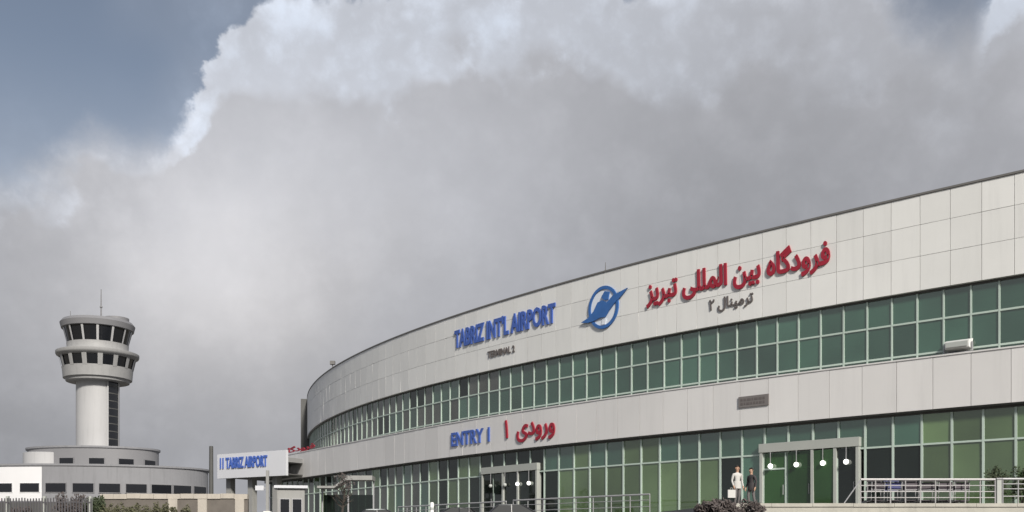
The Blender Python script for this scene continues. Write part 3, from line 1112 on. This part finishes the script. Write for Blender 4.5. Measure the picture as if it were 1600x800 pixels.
rr = railing('railing', 'long steel railing on the forecourt edge at the right', [(13.85, 38.15), (19.2, 38.15)], Z_TER + 0.04, 0.96, 0.6, (0.25, 0.5, 0.75), 'rail_pale')
part('rail', MB().tube([(13.85, 38.15, Z_TER + 0.98), (13.2, 38.15, Z_TER + 0.06)], 0.024, 6), 'steel', rr, True)
railing('railing', 'darker steel railing section at the right picture edge', [(19.5, 38.15), (27.5, 38.15)], Z_TER + 0.04, 0.98, 0.6, (0.3, 0.6, 0.8))
gp = thing('gate_post', 'thick grey post between the two right railing sections', 'post', (19.35, 38.2, Z_TER))
MB().box(-0.09, 0.09, -0.09, 0.09, 0, 1.0).build('shaft', 'portal', gp)
MB().box(-0.12, 0.12, -0.12, 0.12, 1.003, 1.06).build('cap', 'steel', gp)
railing('railing', 'steel railing running along the forecourt in front of the olive ground-floor panes', [P(s, 4.1) for s in (16.2, 18, 20, 22, 24, 26)], Z_TER, 0.96, 1.2, (0.35, 0.7))
railing('railing', 'farther steel railing in front of the dark far entrance', [P(s, 4.1) for s in (26.6, 28, 30, 32, 34, 36, 38)], Z_TER, 0.92, 1.2, (0.35, 0.7))


# ------------------------------------------------------------------ luggage trolleys behind the right railing
def trolley():
    t = thing('luggage_trolley', 'x', 'trolley', (0, 0, 0), 0, 'luggage trolleys parked behind the right railing')
    f = MB()
    for sx in (-0.27, 0.27):
        f.tube([(sx, 0.42, 0.12), (sx, -0.42, 0.16), (sx, -0.46, 0.55), (sx, -0.52, 1.0)], 0.018, 6)
    f.tube([(-0.27, 0.42, 0.12), (0.27, 0.42, 0.12)], 0.018, 6)
    f.tube([(-0.27, -0.46, 0.6), (0.27, -0.46, 0.6)], 0.015, 6)
    f.build('frame', 'steel', t, True)
    MB().tube([(-0.30, -0.52, 1.0), (0.30, -0.52, 1.0)], 0.026, 8).build('handle', 'plastic', t, True)
    MB().box(-0.25, 0.25, -0.40, 0.40, 0.17, 0.20).build('deck', 'plastic', t)
    b = MB()
    b.box(-0.26, 0.26, -0.475, -0.455, 0.62, 0.90).box(-0.26, 0.26, -0.45, -0.20, 0.60, 0.62).box(-0.26, 0.26, -0.21, -0.19, 0.622, 0.78)
    b.build('basket', 'plastic', t)
    for sx, sy in ((-0.24, -0.36), (0.24, -0.36), (0.0, 0.38)):
        MB().tube([(sx - 0.02, sy, 0.06), (sx + 0.02, sy, 0.06)], 0.06, 10).build('wheel', 'tyre', t)
    return t


tr0 = trolley()
spots = [(14.55, 38.75), (15.25, 38.8), (15.95, 38.75), (16.65, 38.8), (17.3, 38.75), (18.0, 38.8)]
names = ['leftmost luggage trolley behind the right railing', 'luggage trolley with a dark blue basket behind the right railing', 'third luggage trolley from the left behind the right railing',
         'fourth luggage trolley from the left behind the right railing', 'fifth luggage trolley from the left behind the right railing', 'rightmost luggage trolley, beside the thick grey railing post']
spots += [(x + 0.3, y + 0.95) for x, y in spots]
names += [q.replace('behind', 'in the back row behind') if 'behind' in q else 'rightmost luggage trolley of the back row near the thick grey railing post' for q in names]
for i, (x, y) in enumerate(spots):
    t = tr0 if i == 0 else copy_tree(tr0)
    t.location = (x, y, Z_TER)
    t.rotation_euler = (0, 0, rnd.uniform(-0.15, 0.15))
    t['label'] = names[i]
    if i in (1, 7):
        for ch in t.children:
            if ch.name.startswith('basket') or ch.name.startswith('handle'):
                ch.data = ch.data.copy()
                ch.data.materials[0] = M['plastic_blue']


# ------------------------------------------------------------------ a person by the near entrance
def person(label, x, y, z, rz, scale=1.0, cloth=('skin', 'shirt', 'trousers', 'tyre')):
    root = thing('person', label, 'person', (x, y, z), rz)
    J = {  # joint: position, radius
        'pelvis': ((0, 0, 0.95), 0.135), 'waist': ((0, -0.01, 1.10), 0.125), 'chest': ((0, 0, 1.30), 0.15), 'neck0': ((0, 0.01, 1.46), 0.075),
        'neck': ((0, 0.0, 1.53), 0.055), 'head0': ((0, -0.015, 1.60), 0.085), 'head1': ((0, -0.02, 1.68), 0.092), 'head2': ((0, -0.01, 1.735), 0.065),
        'hl': ((-0.10, 0, 0.90), 0.10), 'kl': ((-0.12, -0.08, 0.50), 0.065), 'al': ((-0.12, 0.03, 0.09), 0.045), 'tl': ((-0.13, -0.13, 0.035), 0.035),
        'hr': ((0.10, 0, 0.90), 0.10), 'kr': ((0.11, 0.03, 0.50), 0.065), 'ar': ((0.12, 0.14, 0.09), 0.045), 'tr': ((0.14, -0.02, 0.035), 0.035),
        'sl': ((-0.19, 0, 1.42), 0.07), 'el': ((-0.25, 0.03, 1.13), 0.048), 'wl': ((-0.24, -0.10, 0.89), 0.034), 'pl': ((-0.235, -0.125, 0.83), 0.036),
        'sr': ((0.19, 0, 1.42), 0.07), 'er': ((0.26, 0.05, 1.14), 0.048), 'wr': ((0.27, -0.04, 0.88), 0.034), 'pr': ((0.27, -0.055, 0.82), 0.036),
    }
    E = [('pelvis', 'waist'), ('waist', 'chest'), ('chest', 'neck0'), ('neck0', 'neck'), ('neck', 'head0'), ('head0', 'head1'), ('head1', 'head2'),
         ('pelvis', 'hl'), ('hl', 'kl'), ('kl', 'al'), ('al', 'tl'), ('pelvis', 'hr'), ('hr', 'kr'), ('kr', 'ar'), ('ar', 'tr'),
         ('chest', 'sl'), ('sl', 'el'), ('el', 'wl'), ('wl', 'pl'), ('chest', 'sr'), ('sr', 'er'), ('er', 'wr'), ('wr', 'pr')]
    for sd_, sx in (('l', -1), ('r', 1)):
        px, py, pz = J['p' + sd_][0]
        for q, (dx, dy, ln) in enumerate(((0.0, -0.028, 0.075), (0.004, -0.010, 0.085), (0.004, 0.010, 0.08), (0.0, 0.026, 0.065))):
            a, b = 'f%s%d' % (sd_, q), 'g%s%d' % (sd_, q)
            J[a] = ((px + dx * sx, py + dy, pz - ln * 0.55), 0.010)
            J[b] = ((px - 0.012 * sx, py + dy - 0.008, pz - ln), 0.008)
            E += [('p' + sd_, a), (a, b)]
        J['h' + sd_ + 't'] = ((px - 0.02 * sx, py - 0.05, pz - 0.02), 0.011)
        E.append(('p' + sd_, 'h' + sd_ + 't'))
    ks = list(J)
    me = bpy.data.meshes.new('body')
    me.from_pydata([J[k][0] for k in ks], [(ks.index(a), ks.index(b)) for a, b in E], [])
    o = bpy.data.objects.new('body_src', me)
    C.objects.link(o)
    md = o.modifiers.new('skin', 'SKIN')
    md.use_smooth_shade = True
    for i, k in enumerate(ks):
        sv = me.skin_vertices[0].data[i]
        r = J[k][1]
        sv.radius = (r, r * (0.72 if k in ('chest', 'waist', 'pelvis') else 1.0))
        sv.use_root = k == 'pelvis'
    sub = o.modifiers.new('sub', 'SUBSURF')
    sub.levels = sub.render_levels = 1
    bpy.context.view_layer.update()
    ev = o.evaluated_get(bpy.context.evaluated_depsgraph_get())
    body = bpy.data.meshes.new_from_object(ev)
    bpy.data.objects.remove(o)
    body.materials.clear()
    for m in cloth:
        body.materials.append(M[m])
    for p in body.polygons:
        c = p.center
        if c.z > 1.475:
            p.material_index = 0
        elif c.z < 0.09:
            p.material_index = 3
        elif abs(c.x) > 0.19 and c.z < 0.92:
            p.material_index = 0
        elif c.z > 0.93 or abs(c.x) > 0.19:
            p.material_index = 1
        else:
            p.material_index = 2
        p.use_smooth = True
    b = link('body', body, root)
    # shirt hangs a little loose over the hips
    sh = MB().lathe([(0.175, 0.80), (0.178, 0.95), (0.165, 1.12)], 20, sy=0.78, cap=False)
    sh.build('shirt_tail', cloth[1], root, True)
    hr = MB().ball((0, 0.005, 1.70), 0.104, 14, 10, 1.0)
    hm = hr.mesh('hair', 'hair', True)
    bm = bmesh.new(); bm.from_mesh(hm)
    bmesh.ops.delete(bm, geom=[v for v in bm.verts if v.co.y < -0.055 and v.co.z < 1.755 or v.co.z < 1.645], context='VERTS')
    bm.to_mesh(hm); bm.free()
    link('hair', hm, root)
    fc = MB()
    fc.v = [(-0.012, -0.105, 1.655), (0.012, -0.105, 1.655), (0, -0.13, 1.648), (0, -0.103, 1.70)]
    fc.f = [(0, 1, 2), (1, 3, 2), (3, 0, 2), (0, 3, 1)]
    fc.build('nose', 'skin', root)
    for sx in (-1, 1):
        MB().ball((0.034 * sx, -0.094, 1.69), 0.012, 8, 6).build('eye', 'hair', root, True)
        MB().ball((0.095 * sx, -0.01, 1.675), 0.02, 8, 6, 1.5).build('ear', 'skin', root, True)
    MB().box(-0.024, 0.024, -0.103, -0.094, 1.616, 1.624).build('mouth', 'red_lamp', root)
    root.scale = (scale,) * 3
    return root


person('person in a loose pale shirt standing left of the near entrance', X(1152, 41.0), 41.0, Z_TER, R(20), 1.0)
person('person in dark clothes standing between the pale-shirted person and the near entrance', X(1174, 41.6), 41.6, Z_TER, R(-60), 0.97, ('skin', 'jacket', 'trousers', 'tyre'))
bg = thing('shopping_bag', 'white bag hanging beside the standing person', 'bag', (X(1152, 41.0) - 0.28, 40.86, Z_TER + 0.40))
MB().box(-0.16, 0.16, -0.06, 0.06, 0.0, 0.34).build('sack', 'bag', bg)
MB().tube([(-0.06, 0, 0.34), (-0.04, 0, 0.42), (0.04, 0, 0.42), (0.06, 0, 0.34)], 0.008, 5).build('strap', 'bag', bg)


# ------------------------------------------------------------------ cars on the access road
def car(label, x, y, rz, paint, group='cars on the access road'):
    root = thing('parked_car', label, 'car', (x, y, Z_ROAD + 0.004), rz, group)
    # side outline (length along x) and half widths by height
    prof = [(-2.15, 0.32), (-2.2, 0.62), (-2.12, 0.86), (-1.55, 0.94), (1.05, 0.95), (1.95, 0.80), (2.16, 0.62), (2.12, 0.30)]
    mb = MB()
    n = len(prof)
    for sy, ins in ((-0.84, 0.06), (-0.76, 0.0), (0.76, 0.0), (0.84, 0.06)):
        for px, pz in prof:
            mb.v.append((px * (1 - ins * 0.25), sy, pz - (0.05 if ins and pz > 0.9 else 0)))
    for k in range(3):
        for i in range(n - 1):
            mb.f.append((k * n + i, (k + 1) * n + i, (k + 1) * n + i + 1, k * n + i + 1))
        mb.f.append((k * n + n - 1, (k + 1) * n + n - 1, (k + 1) * n, k * n))
    mb.f += [tuple(reversed(range(n))), tuple(3 * n + i for i in range(n))]
    body = mb.build('body', paint, root)
    bv = body.modifiers.new('bevel', 'BEVEL'); bv.width = 0.06; bv.segments = 2
    gh = [(-1.75, 0.93, 0.74), (-1.2, 1.40, 0.60), (0.15, 1.44, 0.60), (1.0, 0.94, 0.72)]
    mb = MB()
    for px, pz, hw in gh:
        mb.v += [(px, -hw, pz), (px, hw, pz)]
    mb.f = [(0, 2, 3, 1), (2, 4, 5, 3), (4, 6, 7, 5), (0, 6, 4, 2), (1, 3, 5, 7), (0, 1, 7, 6)]
    mb.build('windows', 'car_glass', root)
    ro = MB().lathe([(0.72, 1.40), (0.70, 1.44), (0.55, 1.475), (0.2, 1.49), (0.02, 1.492)], 28, cx=-0.52, sy=0.86)
    ro.build('roof', paint, root, True)
    mp = MB()
    for sy in (-1, 1):
        mp.tube([(-1.76, 0.75 * sy, 0.93), (-1.2, 0.61 * sy, 1.42)], 0.04, 5).tube([(1.02, 0.73 * sy, 0.94), (0.15, 0.61 * sy, 1.44)], 0.04, 5).tube([(-0.45, 0.735 * sy, 0.93), (-0.45, 0.605 * sy, 1.43)], 0.035, 5)
    mp.build('pillars', 'car_dark', root)
    for wx in (-1.35, 1.35):
        for sy in (-1, 1):
            w = MB().tube([(wx, 0.62 * sy, 0.31), (wx, 0.85 * sy, 0.31)], 0.31, 18).build('wheel', 'tyre', root, True)
            MB().tube([(wx, 0.83 * sy, 0.31), (wx, 0.865 * sy, 0.31)], 0.19, 14).build('rim', 'steel', w, True)
    for sy in (-1, 1):
        MB().box(2.0, 2.13, 0.62 * sy - 0.15, 0.62 * sy + 0.15, 0.60, 0.74).build('headlight', 'lamp_off', root)
        MB().box(-2.19, -2.06, 0.62 * sy - 0.14, 0.62 * sy + 0.14, 0.64, 0.80).build('tail_light', 'red_lamp', root)
    return root


car('pale grey saloon car on the access road in front of the shelter', X(600, 63), 63, R(8), 'car_white')
car('black saloon car just right of the short white marker post', X(705, 60), 60, R(188), 'car_dark')
car('dark grey saloon car on the access road below the far entrance', X(810, 55), 55, R(5), 'car_silver')

# ------------------------------------------------------------------ bits along the road at the left
# guard booth
kb = thing('guard_booth', 'small pale grey guard booth under the low roof end', 'booth', (X(455, 62), 62, Z_ROAD), R(12))
MB().box(-0.85, 0.85, -0.8, 0.8, 0, 2.75).build('wall', 'kiosk', kb)
MB().box(-1.05, 1.05, -1.0, 1.0, 2.753, 2.93).build('roof', 'board', kb)
for a, b in ((-0.7, -0.06), (0.06, 0.7)):
    f = MB().box(a, b, -0.86, -0.803, 1.15, 2.1).build('window', 'steel', kb)
    MB().box(a + 0.05, b - 0.05, -0.875, -0.862, 1.2, 2.05).build('pane', 'window_dark', f)
MB().box(-0.87, -0.853, -0.4, 0.4, 0.05, 2.1).build('door', 'portal', kb)
bp = thing('barrier', 'pale barrier with white cabinet and raised boom left of the guard booth', 'barrier', (X(418, 60), 60, Z_ROAD))
MB().box(-0.22, 0.22, -0.18, 0.18, 0, 1.25).build('cabinet', 'white', bp)
MB().box(-0.09, 0.09, -0.06, 0.06, 1.26, 3.8).build('boom', 'kiosk', bp)
MB().box(-0.75, -0.22, -0.07, 0.07, 2.55, 2.85).build('sign_plate', 'board', bp)
MB().box(-0.225, -0.088, -0.03, 0.03, 2.66, 2.74).build('bracket', 'steel', bp)
# bus shelter
bs = thing('bus_shelter', 'open grey shelter with a flat roof in front of the ground-floor glazing', 'shelter', (X(560, 66), 66, Z_ROAD))
MB().box(-0.75, 1.05, -0.7, 0.8, 3.55, 3.85).build('roof', 'kiosk', bs)
mbx = MB()
mbx.v = [(-1.55, -0.7, 3.0), (-0.75, -0.7, 3.55), (-0.75, 0.8, 3.55), (-1.55, 0.8, 3.0), (-1.55, -0.7, 3.15), (-0.75, -0.7, 3.70), (-0.75, 0.8, 3.70), (-1.55, 0.8, 3.15)]
mbx.f = [(0, 3, 2, 1), (4, 5, 6, 7), (0, 1, 5, 4), (1, 2, 6, 5), (2, 3, 7, 6), (3, 0, 4, 7)]
mbx.build('sloped_roof', 'kiosk', bs)
MB().box(-2.7, -1.55, -0.7, 0.8, 3.0, 3.15).build('low_roof', 'kiosk', bs)
for px in (-2.6, -0.8, 0.95):
    MB().box(px - 0.05, px + 0.05, 0.6, 0.7, 0, 3.0 if px < -1 else 3.55).build('post', 'steel', bs)
MB().box(-2.5, 0.9, 0.64, 0.66, 0.5, 2.6).build('rear_pane', 'glass_dark', bs)
MB().box(-2.3, 0.7, 0.1, 0.5, 0.42, 0.48).build('bench_seat', 'brown', bs)
for px in (-2.1, 0.5):
    MB().box(px - 0.04, px + 0.04, 0.25, 0.35, 0, 0.418).build('bench_leg', 'steel', bs)
wp = thing('white_post', 'short white marker post on the access road beside the black car', 'post', (X(675, 52), 52, Z_ROAD))
MB().lathe([(0.11, 0.0), (0.11, 1.40), (0.09, 1.46), (0.02, 1.48)], 14).build('shaft', 'white', wp, True)
MB().lathe([(0.112, 1.05), (0.116, 1.05), (0.116, 1.2), (0.112, 1.2)], 14).build('band', 'lamp_off', wp, True)
# dark post
dp = thing('lamp_post', 'tall dark steel post standing behind the beige wall', 'post', (X(330, 64), 64, Z_ROAD))
MB().lathe([(0.22, 0.0), (0.22, 0.5), (0.16, 0.55), (0.13, 5.7), (0.10, 5.72)], 14).build('shaft', 'fin', dp, True)
MB().lathe([(0.30, -0.01), (0.30, 0.06)], 14).build('base_plate', 'fin', dp)
# beige wall with coping blocks and pillars
bwx0, bwx1, bwy = X(158, 60), X(388, 60), 60.0
bw = thing('boundary_wall', 'low beige boundary wall with pale coping left of the terminal', 'wall', ((bwx0 + bwx1) / 2, bwy, Z_ROAD))
L = bwx1 - bwx0
MB().box(-L / 2, L / 2, -0.12, 0.12, -0.05, 2.02).build('wall', 'brown', bw)
n = 11
cb = MB().box(-L / n / 2 + 0.008, L / n / 2 - 0.008, -0.2, 0.2, 2.023, 2.33).mesh('coping_block', 'beige')
for i in range(n):
    link('coping_block', cb, bw, (-L / 2 + L / n * (i + 0.5), 0, rnd.uniform(-0.02, 0.02)))
for px in (272, 318, 376):
    xx = X(px, 60) - (bwx0 + bwx1) / 2
    MB().box(xx - 0.28, xx + 0.28, -0.26, 0.26, -0.05, 2.0).build('pillar', 'beige', bw)
# clipped hedge in front of it
hd = thing('hedge', 'low olive hedge in front of the beige wall', 'hedge', (X(225, 58), 58.4, Z_ROAD))
rg = random.Random(5)
mb = MB()
for k in range(9):
    foliage(mb, (-2.35 + k * 0.58, 0, 1.05), 0.5, 0.42, 0.72, 520, 0.07, rg, 10)
mb.build('foliage', 'leaf_olive', hd)
st = MB()
for k in range(9):
    st.tube([(-2.35 + k * 0.58, 0, -0.02), (-2.3 + k * 0.58, 0.03, 0.9)], 0.03, 5, 0.015)
st.build('stem', 'bark', hd)
# picket fence
fx0, fx1, fy_ = X(-60, 58), X(142, 58), 58.0
pf = thing('picket_fence', 'dark metal picket fence at the lower left below the round drum building', 'fence', ((fx0 + fx1) / 2, fy_, Z_ROAD))
L = fx1 - fx0
pk = MB().box(-0.035, 0.035, -0.015, 0.015, 0.05, 1.98).mesh('picket', 'picket')
n = int(L / 0.17)
for i in range(n + 1):
    link('picket', pk, pf, (-L / 2 + L * i / n, 0, rnd.uniform(-0.03, 0.03)))
for z in (0.35, 1.7):
    MB().box(-L / 2, L / 2, 0.018, 0.06, z, z + 0.06).build('rail', 'picket', pf)
for px in (-50, 10, 68, 140):
    MB().box(X(px, 58) - (fx0 + fx1) / 2 - 0.08, X(px, 58) - (fx0 + fx1) / 2 + 0.08, 0.07, 0.23, -0.02, 2.1).build('post', 'portal', pf)
# trees and shrubs on the left
shrub('dark green bush between the picket fence and the beige wall', X(150, 59), 59, Z_ROAD, 0.75, 0.7, 2.45, 'leaf', None, 2000, 0.08, 61)
for i, (px, y, h, lb) in enumerate(((98, 66, 2.6, 'brown-grey bush behind the picket fence, below the fourth drum window'), (122, 68, 2.55, 'brown-grey bush behind the fence beside the dark green bush'),
                                    (30, 67, 2.1, 'low dark bush behind the picket fence at the far left'))):
    shrub(lb, X(px, y), y, Z_ROAD, 1.0, 0.9, h, 'leaf_brown', 'brown-grey bushes behind the picket fence', 1900, 0.09, 70 + i)
tree('young thin tree with dark trunk in front of the shelter', X(532, 58), 58, Z_ROAD, 3.6, 0.75, 'leaf_brown', 91, 0.25, 260, 0.07, bare=True)
